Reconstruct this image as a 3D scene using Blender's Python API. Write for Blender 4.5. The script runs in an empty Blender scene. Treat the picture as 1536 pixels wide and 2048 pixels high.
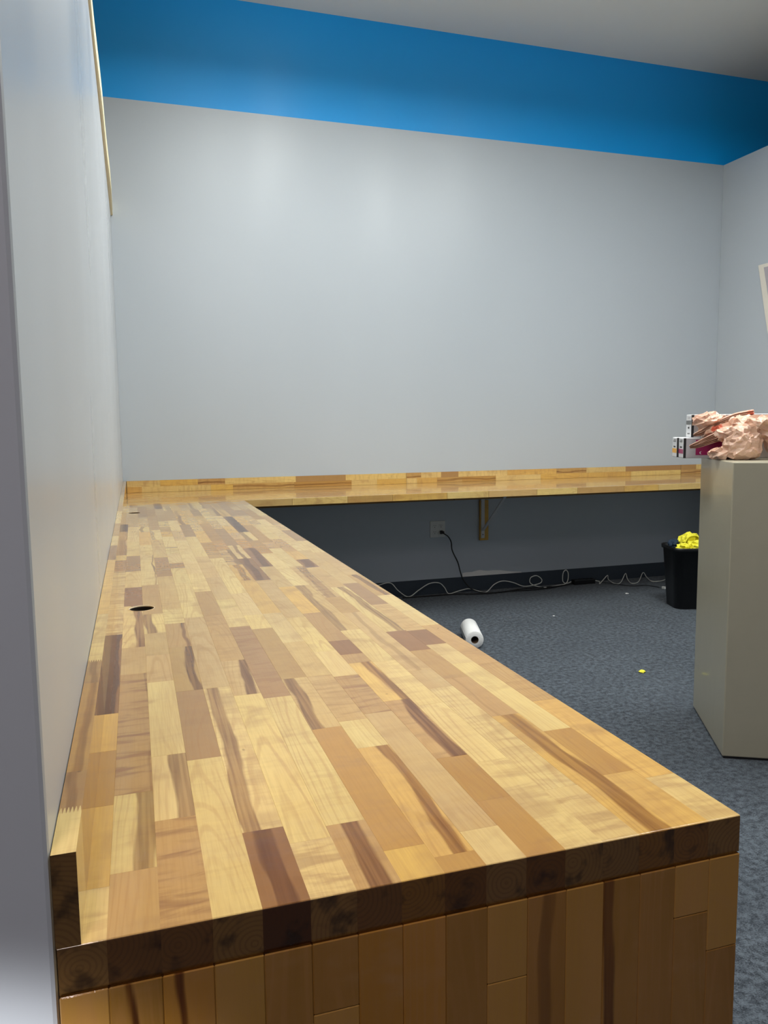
import bpy, bmesh, math, random
from mathutils import Vector, Matrix, noise

random.seed(7)
C = bpy.context.scene.collection
sc = bpy.context.scene

# ---------------------------------------------------------------- camera
H = 0.792            # worktop height
L = 4.489            # depth of the back wall
W = 4.425            # right-hand partition
ZC = 3.778           # ceiling
ZB = 3.130           # paint line / height of the right partition
ZP = 2.458           # height of the left partition
cam_d = bpy.data.cameras.new('camera')
cam = bpy.data.objects.new('camera', cam_d); C.objects.link(cam)
yaw, pitch, roll, fpx = 0.3082, 0.1082, -0.0106, 1561.25
F = Vector((math.sin(yaw)*math.cos(pitch), math.cos(yaw)*math.cos(pitch), -math.sin(pitch)))
R0 = Vector((math.cos(yaw), -math.sin(yaw), 0)); U0 = R0.cross(F)
Rv = R0*math.cos(roll) + U0*math.sin(roll); Uv = -R0*math.sin(roll) + U0*math.cos(roll)
m = Matrix((Rv, Uv, -F)).transposed().to_4x4()
m.translation = Vector((0.0733, -0.6008, 1.1813))
cam.matrix_world = m
cam_d.sensor_fit = 'VERTICAL'; cam_d.sensor_height = 36.0; cam_d.sensor_width = 27.0
cam_d.lens = 36.0*fpx/2048.0
cam_d.clip_start = 0.01
sc.camera = cam

# ---------------------------------------------------------------- world, light, exposure
wd = bpy.data.worlds.new('world'); sc.world = wd; wd.use_nodes = True
wd.node_tree.nodes['Background'].inputs[0].default_value = (0.75, 0.85, 1, 1)
wd.node_tree.nodes['Background'].inputs[1].default_value = 0.05
vs = sc.view_settings
vs.view_transform = 'Standard'; vs.look = 'None'; vs.gamma = 1.0; vs.use_curve_mapping = False
vs.exposure = 0.0

def area_lamp(name, loc, sx, sy, power, col, rot=(0, 0, 0)):
    d = bpy.data.lights.new(name, 'AREA'); d.shape = 'RECTANGLE'; d.size = sx; d.size_y = sy
    d.energy = power; d.color = col
    o = bpy.data.objects.new(name, d); C.objects.link(o); o.location = loc; o.rotation_euler = rot
    return o
COOL = (0.97, 1.0, 0.98)
ZF = ZC-0.34          # the panels hang a little below the ceiling
PANELS = [((1.0, 2.75), 36), ((2.75, 1.95), 62), ((1.2, 0.60), 26)]
REAR_FILL = ((-0.5, -1.35), 38)                 # pinkish fill panel added behind the camera to lift the near end faces
for k, (xy, pw) in enumerate(PANELS):
    area_lamp('panel_lamp', (xy[0], xy[1], ZF-0.035), 0.56, 1.16, pw, COOL)
    area_lamp('ceiling_fill', (xy[0], xy[1], ZF+0.015), 0.4, 1.0, pw*0.42, COOL, (math.pi, 0, 0))  # extra fill above each panel, added to brighten the ceiling
area_lamp('rear_fill_lamp', (REAR_FILL[0][0], REAR_FILL[0][1], ZF-0.035), 0.56, 1.16, REAR_FILL[1], (1.0, 0.86, 0.90))
sp = bpy.data.lights.new('low_glow_spot', 'SPOT'); sp.energy = 140; sp.color = (0.96, 0.97, 1.0); sp.spot_size = math.radians(26.5); sp.spot_blend = 0.3; sp.shadow_soft_size = 0.03  # added spot without a fixture, aimed to make the glow low on the wall end
spo = bpy.data.objects.new('low_glow_spot', sp); C.objects.link(spo); spo.location = (-0.75, -1.3, 0.25)
spo.rotation_euler = (Vector((-0.20, 0.0, 0.455))-Vector(spo.location)).to_track_quat('-Z', 'Y').to_euler()

# ---------------------------------------------------------------- helpers
def obj(name, me, mat=None, parent=None, loc=None, rot=None):
    if isinstance(me, bmesh.types.BMesh):
        b = me; me = bpy.data.meshes.new(name); b.to_mesh(me); b.free()
    o = bpy.data.objects.new(name, me); C.objects.link(o)
    if mat is not None:
        for mm in (mat if isinstance(mat, (list, tuple)) else [mat]):
            me.materials.append(mm)
    if parent is not None: o.parent = parent
    if loc is not None: o.location = loc
    if rot is not None: o.rotation_euler = rot
    return o

def thing(name, label, cat, loc=(0, 0, 0), rz=0, group=None):
    o = bpy.data.objects.new(name, None); C.objects.link(o)
    o.location = loc; o.rotation_euler = (0, 0, rz); o.empty_display_size = 0.05
    o['label'] = label; o['category'] = cat
    if group: o['group'] = group
    return o

def tag(o, label, cat, group=None):
    o['label'] = label; o['category'] = cat
    if group: o['group'] = group
    return o

def add_box(bm, lo, hi, mi=0):
    x0, y0, z0 = lo; x1, y1, z1 = hi
    v = [bm.verts.new(p) for p in ((x0,y0,z0),(x1,y0,z0),(x1,y1,z0),(x0,y1,z0),(x0,y0,z1),(x1,y0,z1),(x1,y1,z1),(x0,y1,z1))]
    fs = []
    for f in ((0,3,2,1),(4,5,6,7),(0,1,5,4),(1,2,6,5),(2,3,7,6),(3,0,4,7)):
        q = bm.faces.new([v[i] for i in f]); q.material_index = mi; fs.append(q)
    return v, fs

def box(lo, hi, bev=0.0, seg=1):
    bm = bmesh.new(); add_box(bm, lo, hi)
    if bev > 0:
        bmesh.ops.bevel(bm, geom=bm.edges[:], offset=bev, segments=seg, profile=0.5, affect='EDGES')
    return bm

def smooth(bm):
    for f in bm.faces: f.smooth = True
    return bm

def catmull(pts, n):
    P = [Vector(p) for p in pts]; P = [P[0]*2-P[1]] + P + [P[-1]*2-P[-2]]
    out = []
    for i in range(1, len(P)-2):
        for k in range(n):
            t = k/n; a, b, c, d = P[i-1], P[i], P[i+1], P[i+2]
            out.append(0.5*((2*b)+(c-a)*t+(2*a-5*b+4*c-d)*t*t+(3*b-a-3*c+d)*t**3))
    out.append(P[-2]); return out

def add_tube(bm, pts, r, n=8):
    rings = []; up = Vector((0.13, 0.31, 0.94))
    rr = r if isinstance(r, (list, tuple)) else [r]*len(pts)
    for i, p in enumerate(pts):
        t = (pts[min(i+1, len(pts)-1)]-pts[max(i-1, 0)]).normalized()
        a = t.cross(up)
        if a.length < 1e-4: a = t.cross(Vector((1, 0, 0)))
        a.normalize(); b = t.cross(a)
        rings.append([bm.verts.new(p+a*math.cos(q)*rr[i]+b*math.sin(q)*rr[i]) for q in [2*math.pi*k/n for k in range(n)]])
    for i in range(len(rings)-1):
        for k in range(n):
            f = bm.faces.new((rings[i][k], rings[i][(k+1) % n], rings[i+1][(k+1) % n], rings[i+1][k])); f.smooth = True
    bm.faces.new(rings[0]); bm.faces.new(rings[-1][::-1])

def add_lathe(bm, prof, n=32, mi=0):
    rings = []
    for r, z in prof:
        rings.append([bm.verts.new((r*math.cos(2*math.pi*k/n), r*math.sin(2*math.pi*k/n), z)) for k in range(n)])
    for i in range(len(rings)-1):
        for k in range(n):
            f = bm.faces.new((rings[i][k], rings[i][(k+1) % n], rings[i+1][(k+1) % n], rings[i+1][k])); f.smooth = True; f.material_index = mi
    return rings

def add_prism(bm, poly, z0, z1, mi=0):
    a = [bm.verts.new((x, y, z0)) for x, y in poly]; b = [bm.verts.new((x, y, z1)) for x, y in poly]
    n = len(poly); fs = [bm.faces.new(a[::-1]), bm.faces.new(b)]
    for i in range(n): fs.append(bm.faces.new((a[i], a[(i+1) % n], b[(i+1) % n], b[i])))
    for f in fs: f.material_index = mi
    return fs

def srgb(r, g, b):
    return tuple(((c/255)/12.92 if c/255 <= 0.04045 else ((c/255+0.055)/1.055)**2.4) for c in (r, g, b)) + (1.0,)

# ---------------------------------------------------------------- materials
class NT:
    def __init__(s, name):
        s.m = bpy.data.materials.new(name); s.m.use_nodes = True
        s.t = s.m.node_tree; s.b = s.t.nodes['Principled BSDF']
    def n(s, kind, **kw):
        o = s.t.nodes.new('ShaderNode'+kind)
        for k, v in kw.items(): setattr(o, k, v)
        return o
    def l(s, a, b): s.t.links.new(a, b)
    def val(s, sock, v):
        if isinstance(v, (int, float, tuple, list)): sock.default_value = v
        else: s.l(v, sock)
    def math(s, op, a, b=0.0, c=None, clamp=False):
        o = s.n('Math', operation=op, use_clamp=clamp); s.val(o.inputs[0], a); s.val(o.inputs[1], b)
        if c is not None: s.val(o.inputs[2], c)
        return o.outputs[0]
    def mix(s, fac, a, b, mode='MIX'):
        o = s.n('Mix', data_type='RGBA', blend_type=mode); s.val(o.inputs[0], fac); s.val(o.inputs[6], a); s.val(o.inputs[7], b)
        return o.outputs[2]
    def smooth(s, x, lo, hi, a=0.0, b=1.0):
        o = s.n('MapRange', interpolation_type='SMOOTHSTEP'); s.val(o.inputs[0], x); s.val(o.inputs[1], lo); s.val(o.inputs[2], hi)
        s.val(o.inputs[3], a); s.val(o.inputs[4], b); return o.outputs[0]
    def noise(s, vec, scale, detail=2.0, rough=0.5, dist=0.0):
        o = s.n('TexNoise'); s.l(vec, o.inputs['Vector']); o.inputs['Scale'].default_value = scale
        o.inputs['Detail'].default_value = detail; o.inputs['Roughness'].default_value = rough; o.inputs['Distortion'].default_value = dist
        return o.outputs[0]
    def stretch(s, vec, sc_):
        o = s.n('VectorMath', operation='MULTIPLY'); s.l(vec, o.inputs[0]); o.inputs[1].default_value = sc_; return o.outputs[0]
    def bump(s, h, strength, dist):
        o = s.n('Bump'); s.l(h, o.inputs['Height']); o.inputs['Strength'].default_value = strength; o.inputs['Distance'].default_value = dist
        return o.outputs[0]

def plain(name, col, rough=0.5, metal=0.0, bump=None, coat=0.0, emit=None):
    t = NT(name); t.b.inputs['Base Color'].default_value = col; t.b.inputs['Roughness'].default_value = rough
    t.b.inputs['Metallic'].default_value = metal; t.b.inputs['Coat Weight'].default_value = coat
    if bump or True:
        tc = t.n('TexCoord'); sc_, st = bump or (60, 0.02)
        nz = t.noise(tc.outputs['Object'], sc_, 3)
        t.l(t.bump(nz, st, 0.01), t.b.inputs['Normal'])
        c = t.mix(nz, tuple(x*0.96 for x in col[:3])+(1,), tuple(min(1, x*1.04) for x in col[:3])+(1,))
        t.l(c, t.b.inputs['Base Color'])
    if emit:
        t.b.inputs['Emission Color'].default_value = emit[0]; t.b.inputs['Emission Strength'].default_value = emit[1]
    return t.m

def wall_paint(name, col, rough, streak=0.0, spec=0.5, relief=0.004):
    t = NT(name); tc = t.n('TexCoord'); P = tc.outputs['Object']
    big = t.noise(P, 0.9, 2); fine = t.noise(P, 220, 2); mid = t.noise(t.stretch(P, (2.2, 2.2, 0.35)), 1.0, 1)
    c = t.mix(big, tuple(x*0.97 for x in col[:3])+(1,), tuple(min(1, x*1.03) for x in col[:3])+(1,))
    t.l(c, t.b.inputs['Base Color'])
    t.l(t.smooth(mid, 0.3, 0.7, rough*0.85, rough*1.15), t.b.inputs['Roughness'])
    t.b.inputs['Specular IOR Level'].default_value = spec
    b1 = t.n('Bump'); t.l(mid, b1.inputs['Height']); b1.inputs['Strength'].default_value = 0.25+streak; b1.inputs['Distance'].default_value = relief
    b2 = t.n('Bump'); t.l(fine, b2.inputs['Height']); b2.inputs['Strength'].default_value = 0.04 if relief > 0.002 else 0.0; b2.inputs['Distance'].default_value = 0.001
    t.l(b1.outputs[0], b2.inputs['Normal']); t.l(b2.outputs[0], t.b.inputs['Normal'])
    return t.m

M_GREY = wall_paint('grey_wall_paint', srgb(180, 188, 196), 0.40)
M_LEFT = wall_paint('grey_wall_paint_satin', srgb(184, 188, 192), 0.32, -0.25, 0.5, 0.001)
M_BLUE = wall_paint('blue_wall_paint', srgb(0, 158, 238), 0.45)
M_CEIL = wall_paint('ceiling_paint', srgb(236, 235, 229), 0.8)
M_PATCH = plain('bare_drywall', srgb(238, 236, 232), 0.9)
M_BASE = plain('navy_vinyl', srgb(52, 60, 70), 0.45)

def wood(name, end=False, gloss=True, sheet=False):
    t = NT(name); tc = t.n('TexCoord'); oi = t.n('ObjectInfo')
    P0 = tc.outputs['Object']
    if sheet:
        base = None
    sep = t.n('SeparateXYZ'); t.l(P0, sep.inputs[0]); X, Y, Z = sep.outputs
    rnd = oi.outputs['Random']
    off = t.n('CombineXYZ'); t.l(t.math('MULTIPLY', rnd, 31.7), off.inputs[0]); t.l(t.math('MULTIPLY', rnd, 57.3), off.inputs[1]); t.l(t.math('MULTIPLY', rnd, 13.1), off.inputs[2])
    ad = t.n('VectorMath', operation='ADD'); t.l(P0, ad.inputs[0]); t.l(off.outputs[0], ad.inputs[1]); P = ad.outputs[0]
    def at(nm):
        a = t.n('Attribute', attribute_type='OBJECT', attribute_name=nm); return a.outputs['Fac']
    hp, hw, ha, cu = at('heart_pos'), at('heart_width'), at('heart_amount'), at('curl')
    col = oi.outputs['Color']
    # broad blotches along the grain
    n1 = t.noise(t.stretch(P, (22, 3.2, 22)), 1.0, 3, 0.55)
    col1 = t.mix(t.smooth(n1, 0.30, 0.72, 0, 0.55), col, t.mix(0.5, col, (0.42, 0.21, 0.07, 1)))
    # growth lines bent into arches
    wob = t.noise(t.stretch(P, (16, 2.5, 16)), 1.0, 2)
    xo = t.math('ADD', X, t.math('MULTIPLY', t.math('SUBTRACT', rnd, 0.5), 0.05))
    arch = t.math('ADD', t.math('MULTIPLY', t.math('MULTIPLY', xo, xo), 5200), t.math('MULTIPLY', Y, t.math('ADD', 6.0, t.math('MULTIPLY', rnd, 16))))
    ph = t.math('ADD', arch, t.math('MULTIPLY', wob, 9))
    ring = t.math('SINE', t.math('MULTIPLY', ph, 3.4))
    ringm = t.smooth(ring, 0.35, 1.0, 0, 1)
    col2 = t.mix(t.math('MULTIPLY', ringm, t.smooth(t.noise(t.stretch(P, (8, 2, 8)), 1.0, 1), 0.4, 0.65, 0.02, 0.26)), col1, (0.36, 0.17, 0.055, 1))
    # fine pores
    fine = t.noise(t.stretch(P, (420, 14, 420)), 1.0, 2, 0.6)
    col3 = t.mix(t.smooth(fine, 0.35, 0.75, 0.0, 0.16), col2, (0.30, 0.145, 0.05, 1))
    # curly figure across the grain
    cn = t.noise(t.stretch(P, (14, 60, 14)), 1.0, 3, 0.55, 0.6)
    col4 = t.mix(t.math('MULTIPLY', t.smooth(cn, 0.42, 0.72), cu), col3, (0.30, 0.155, 0.065, 1))
    # soft cross bands and clouding
    cl = t.noise(t.stretch(P, (9, 13, 9)), 1.0, 3, 0.6, 0.5)
    col4 = t.mix(t.smooth(cl, 0.52, 0.74, 0, 0.38), col4, (0.33, 0.18, 0.075, 1))
    # heartwood streak
    sway = t.math('MULTIPLY', t.math('SUBTRACT', t.noise(t.stretch(P, (5, 4.5, 5)), 1.0, 2), 0.5), 0.035)
    d = t.math('ABSOLUTE', t.math('SUBTRACT', t.math('ADD', X, sway), hp))
    edge = t.math('MULTIPLY', t.math('SUBTRACT', t.noise(t.stretch(P, (150, 10, 150)), 1.0, 2), 0.5), 0.006)
    hm = t.math('MULTIPLY', t.smooth(t.math('SUBTRACT', t.math('ADD', d, edge), hw), -0.002, 0.0018, 1, 0), ha)
    stripes = t.smooth(t.noise(t.stretch(P, (190, 5, 190)), 1.0, 2), 0.3, 0.7)
    hcol = t.mix(1.0, col, t.mix(stripes, (0.27, 0.17, 0.16, 1), (0.52, 0.40, 0.36, 1)), 'MULTIPLY')
    col5 = t.mix(hm, col4, hcol)
    # pin knots
    kn = t.noise(t.stretch(P, (60, 38, 60)), 1.0, 1)
    col5 = t.mix(t.smooth(kn, 0.80, 0.87, 0, 0.75), col5, (0.09, 0.04, 0.018, 1))
    if end:
        cx = t.math('MULTIPLY', t.math('SUBTRACT', rnd, 0.5), 0.05)
        rx = t.math('SUBTRACT', X, cx); rz = t.math('ADD', Z, t.math('MULTIPLY', t.math('ADD', rnd, 0.2), 0.03))
        rr = t.math('SQRT', t.math('ADD', t.math('MULTIPLY', rx, rx), t.math('MULTIPLY', rz, rz)))
        rg = t.math('SINE', t.math('MULTIPLY', t.math('ADD', rr, t.math('MULTIPLY', wob, 0.014)), 1500))
        dark = t.mix(1.0, col, (0.19, 0.135, 0.10, 1), 'MULTIPLY')
        col5 = t.mix(t.smooth(rg, -0.2, 1, 0, 0.22), dark, (0.035, 0.015, 0.006, 1))
        blot = t.noise(t.stretch(P, (45, 45, 45)), 1.0, 3)
        col5 = t.mix(t.smooth(blot, 0.5, 0.72, 0, 0.75), col5, (0.014, 0.006, 0.003, 1))
    t.l(col5, t.b.inputs['Base Color'])
    t.b.inputs['Roughness'].default_value = 0.33 if gloss else 0.5
    t.b.inputs['Specular IOR Level'].default_value = 0.0
    geo = t.n('NewGeometry')
    wv = t.noise(geo.outputs['Position'], 14, 2, 0.5); fb = t.math('ADD', t.math('MULTIPLY', wv, 1.0), t.math('MULTIPLY', fine, 0.05))
    t.b.inputs['Coat Weight'].default_value = 1.0 if gloss else 0.2
    t.b.inputs['Coat Roughness'].default_value = 0.06; t.b.inputs['Coat IOR'].default_value = 1.45
    cb = t.bump(fb, 0.16, 0.006)
    t.l(cb, t.b.inputs['Coat Normal']); t.l(t.bump(fine, 0.08, 0.001), t.b.inputs['Normal'])
    return t.m
M_WOOD = wood('varnished_birch')
M_WEND = wood('varnished_birch_end_grain', end=True)
M_RAW = wood('raw_pine', gloss=False)

def sheet_wood(name):            # glued staves too shallow in view to pick apart: drawn by the material
    t = NT(name); tc = t.n('TexCoord'); P = tc.outputs['Object']
    br = t.n('TexBrick'); t.l(P, br.inputs['Vector'])
    br.offset = 0.37; br.offset_frequency = 3; br.squash = 1
    br.inputs['Color1'].default_value = (0.66, 0.44, 0.17, 1); br.inputs['Color2'].default_value = (0.47, 0.26, 0.09, 1)
    br.inputs['Mortar'].default_value = (0.2, 0.1, 0.04, 1); br.inputs['Scale'].default_value = 1.0
    br.inputs['Mortar Size'].default_value = 0.0006; br.inputs['Bias'].default_value = -0.2
    br.inputs['Brick Width'].default_value = 0.31; br.inputs['Row Height'].default_value = 0.04
    g = t.noise(t.stretch(P, (6, 160, 160)), 1.0, 3)
    c = t.mix(t.smooth(g, 0.35, 0.75, 0, 0.3), br.outputs[0], (0.36, 0.17, 0.055, 1))
    t.l(c, t.b.inputs['Base Color']); t.b.inputs['Roughness'].default_value = 0.33
    t.b.inputs['Coat Weight'].default_value = 1.0; t.b.inputs['Coat Roughness'].default_value = 0.05
    wv = t.noise(P, 14, 2); t.l(t.bump(wv, 0.10, 0.005), t.b.inputs['Coat Normal'])
    return t.m
M_SHEET = sheet_wood('varnished_birch_sheet')

def carpet():
    t = NT('blue_grey_carpet'); tc = t.n('TexCoord'); P = tc.outputs['Object']
    n1 = t.noise(P, 260, 3, 0.7); n2 = t.noise(P, 48, 3, 0.7); n3 = t.noise(P, 3.2, 3)
    s = t.math('ADD', t.math('MULTIPLY', n1, 0.5), t.math('MULTIPLY', n2, 0.5))
    c = t.mix(t.smooth(s, 0.38, 0.62), srgb(38, 44, 51), srgb(100, 109, 118))
    c = t.mix(t.smooth(n3, 0.3, 0.7, 0, 0.25), c, srgb(52, 58, 66))
    t.l(c, t.b.inputs['Base Color']); t.b.inputs['Roughness'].default_value = 0.95; t.b.inputs['Specular IOR Level'].default_value = 0.1
    t.b.inputs['Sheen Weight'].default_value = 0.15
    t.l(t.bump(s, 0.9, 0.006), t.b.inputs['Normal'])
    return t.m
M_CARPET = carpet()

M_CAB = plain('beige_enamel', srgb(174, 168, 147), 0.32, 0.0, (18, 0.03), 0.2)
M_WHITE = plain('white_plastic', srgb(214, 214, 210), 0.4)
M_WMET = plain('white_metal', srgb(205, 205, 205), 0.35)
M_BLACK = plain('black_plastic', srgb(16, 16, 18), 0.4)
M_CORD = plain('black_rubber', srgb(14, 14, 15), 0.5)
M_GCORD = plain('grey_cable_jacket', srgb(222, 222, 214), 0.4)
M_DARK = plain('dark_slot', srgb(30, 30, 32), 0.7)
M_PAPER = plain('white_paper', srgb(236, 236, 234), 0.9, 0, (120, 0.2))
M_CARD = plain('brown_card', srgb(150, 120, 88), 0.9)
M_CARTON = plain('white_carton', srgb(228, 228, 230), 0.45)
M_CGREY = plain('grey_carton_print', srgb(196, 192, 196), 0.45)
M_INKGREY = plain('grey_print', srgb(110, 112, 112), 0.5)
M_INKBLK = plain('black_print', srgb(38, 36, 38), 0.5)
M_MAG = plain('magenta_print', srgb(168, 22, 98), 0.4)
M_YEL = plain('yellow_print', srgb(246, 178, 40), 0.4)
M_SCRAP = plain('yellow_paper', srgb(240, 232, 62), 0.7, 0, (50, 0.2))
M_NAVY = plain('navy_cloth', srgb(28, 48, 70), 0.8)
M_LENS = plain('light_lens', srgb(250, 250, 245), 0.5, emit=((1, 0.965, 0.9, 1), 3.0))
M_POST = plain('cream_board', srgb(226, 220, 208), 0.6)
M_POST2 = plain('grey_board_face', srgb(176, 170, 176), 0.6)
M_CAP = plain('cream_cap_board', srgb(246, 232, 190), 0.5)

def bag_mat():
    t = NT('tan_bag_film'); tc = t.n('TexCoord'); P = tc.outputs['Object']
    n = t.noise(P, 14, 3)
    sep = t.n('SeparateXYZ'); t.l(P, sep.inputs[0])
    pr = t.smooth(t.noise(P, 12, 1), 0.66, 0.70)
    c = t.mix(n, srgb(208, 162, 134), srgb(238, 206, 186))
    c = t.mix(t.math('MULTIPLY', pr, 0.75), c, srgb(222, 92, 62))
    t.l(c, t.b.inputs['Base Color']); t.b.inputs['Roughness'].default_value = 0.22
    t.b.inputs['Subsurface Weight'].default_value = 0.25; t.b.inputs['Subsurface Radius'].default_value = (0.02, 0.01, 0.006); t.b.inputs['Subsurface Scale'].default_value = 0.5
    fine = t.noise(t.stretch(P, (40, 60, 60)), 1.0, 3, 0.6, 0.8)
    t.l(t.bump(fine, 0.6, 0.006), t.b.inputs['Normal'])
    return t.m
M_BAG = bag_mat()

# ---------------------------------------------------------------- setting
def struct(name, bm, mat, parent=None):
    o = obj(name, bm, mat, parent)
    if parent is None: o['kind'] = 'structure'
    return o
X0, X1, Y0 = -3.2, 7.2, -4.2
struct('floor', box((X0, Y0, -0.1), (X1, L+0.1, 0)), M_CARPET)
struct('ceiling', box((X0, Y0, ZC), (X1, L+0.1, ZC+0.1)), M_CEIL)
bm = bmesh.new()
add_box(bm, (X0, L, 0), (X1, L+0.1, ZB), 0); add_box(bm, (X0, L, ZB), (X1, L+0.1, ZC), 1)
wb = struct('wall_back', bm, [M_GREY, M_BLUE])
bm = bmesh.new()
add_prism(bm, [(2.28,0.0),(2.28,0.030),(2.30,0.034),(2.354,0.034),(2.385,0.040),(2.417,0.044),(2.45,0.037),(2.476,0.034),(2.52,0.035),(2.576,0.032),(2.657,0.018),(2.75,0.008),(2.75,0.0)], 0, 0.0008)
po = obj('bare_patch', bm, M_PATCH, wb, (0, L, 0.105), (math.pi/2, 0, 0))
po['label'] = 'ragged pale strip of unpainted drywall above the baseboard'
# left partition with a rounded near corner, board cap along its top
struct('wall_left', box((-0.125, 0.0, 0), (0, L, ZP), 0.004, 2), M_LEFT)
bm = bmesh.new(); add_box(bm, (-0.14, -0.012, ZP), (0.012, L, ZP+0.085))
bmesh.ops.subdivide_edges(bm, edges=[e for e in bm.edges if abs(e.verts[0].co.y-e.verts[1].co.y) > 1], cuts=24)
for v in bm.verts:
    if v.co.x > 0: v.co.x += 0.003*math.sin(v.co.y*1.9+0.6)+0.0015*math.sin(v.co.y*5.1)
struct('trim_1', bm, M_CAP)
struct('wall_right', box((W, -1.2, 0), (W+0.125, L, ZB), 0.003), M_GREY)
struct('wall_front', box((X0, Y0-0.1, 0), (X1, Y0, ZC)), M_GREY)
struct('wall_far_left', box((X0-0.1, Y0, 0), (X0, L, ZC)), M_GREY)
struct('wall_far_right', box((X1, Y0, 0), (X1+0.1, L, ZC)), M_GREY)
def baseboard(name, lo, hi):
    struct(name, box(lo, hi, 0.002), M_BASE)
baseboard('baseboard_back', (0.004, L-0.006, 0), (W-0.004, L, 0.108))
baseboard('baseboard_left', (0, 0.045, 0), (0.005, L-0.006, 0.108))
baseboard('baseboard_right', (W-0.005, -1.15, 0), (W, L-0.006, 0.108))

# ---------------------------------------------------------------- wood staves
PAL = {'P': (0.73, 0.53, 0.20), 'Y': (0.68, 0.42, 0.11), 'T': (0.50, 0.305, 0.105), 'G': (0.60, 0.40, 0.155),
       'B': (0.26, 0.122, 0.046), 'D': (0.14, 0.060, 0.024), 'O': (0.47, 0.258, 0.072), 'K': (0.38, 0.220, 0.085),
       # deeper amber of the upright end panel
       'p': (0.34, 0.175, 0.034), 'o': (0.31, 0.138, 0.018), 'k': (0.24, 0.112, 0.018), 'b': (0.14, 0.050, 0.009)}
def stave_props(o, style, heart=None, curl=0.0):
    c = PAL[style]; j = random.uniform(0.93, 1.07)
    o.color = (c[0]*j, c[1]*j*random.uniform(0.98, 1.02), c[2]*j*random.uniform(0.93, 1.07), 1)
    hp, hw, ha = heart or (0.0, 0.0, 0.0)
    o['heart_pos'] = float(hp); o['heart_width'] = float(hw); o['heart_amount'] = float(ha); o['curl'] = float(curl)
    return o

def stave_mesh(w, l, t, bev=0.00025, front=0.0):
    """width on X, grain on Y, top face at Z = 0; end faces carry the end-grain slot"""
    bm = bmesh.new(); add_box(bm, (-w/2, -l/2, -t), (w/2, l/2, 0))
    if front:                      # eased, varnish-thick front arris
        e_ = [e for e in bm.edges if all(abs(v.co.y+l/2) < 1e-6 and abs(v.co.z) < 1e-6 for v in e.verts)]
        bmesh.ops.bevel(bm, geom=e_, offset=front, segments=3, profile=0.5, affect='EDGES')
    else: bmesh.ops.bevel(bm, geom=bm.edges[:], offset=bev, segments=1, affect='EDGES')
    bm.normal_update()
    for f in bm.faces:
        if abs(f.normal.y) > 0.9 or (abs(f.normal.y) > 0.3 and abs(f.normal.z) < 0.3): f.material_index = 1
    return bm

def random_style():
    s = random.choices('PYTGBDOK', (26, 16, 20, 20, 5, 1, 6, 6))[0]
    heart = None; r = random.random()
    if r < 0.20 and s in 'PYTG': heart = (random.uniform(-0.02, 0.02), random.uniform(0.003, 0.012), random.uniform(0.5, 1))
    elif s in 'BD': heart = (random.uniform(-0.01, 0.01), random.uniform(0.006, 0.016), 0.7)
    return s, heart, (random.uniform(0.3, 0.8) if random.random() < 0.25 else random.uniform(0, 0.15))

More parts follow.
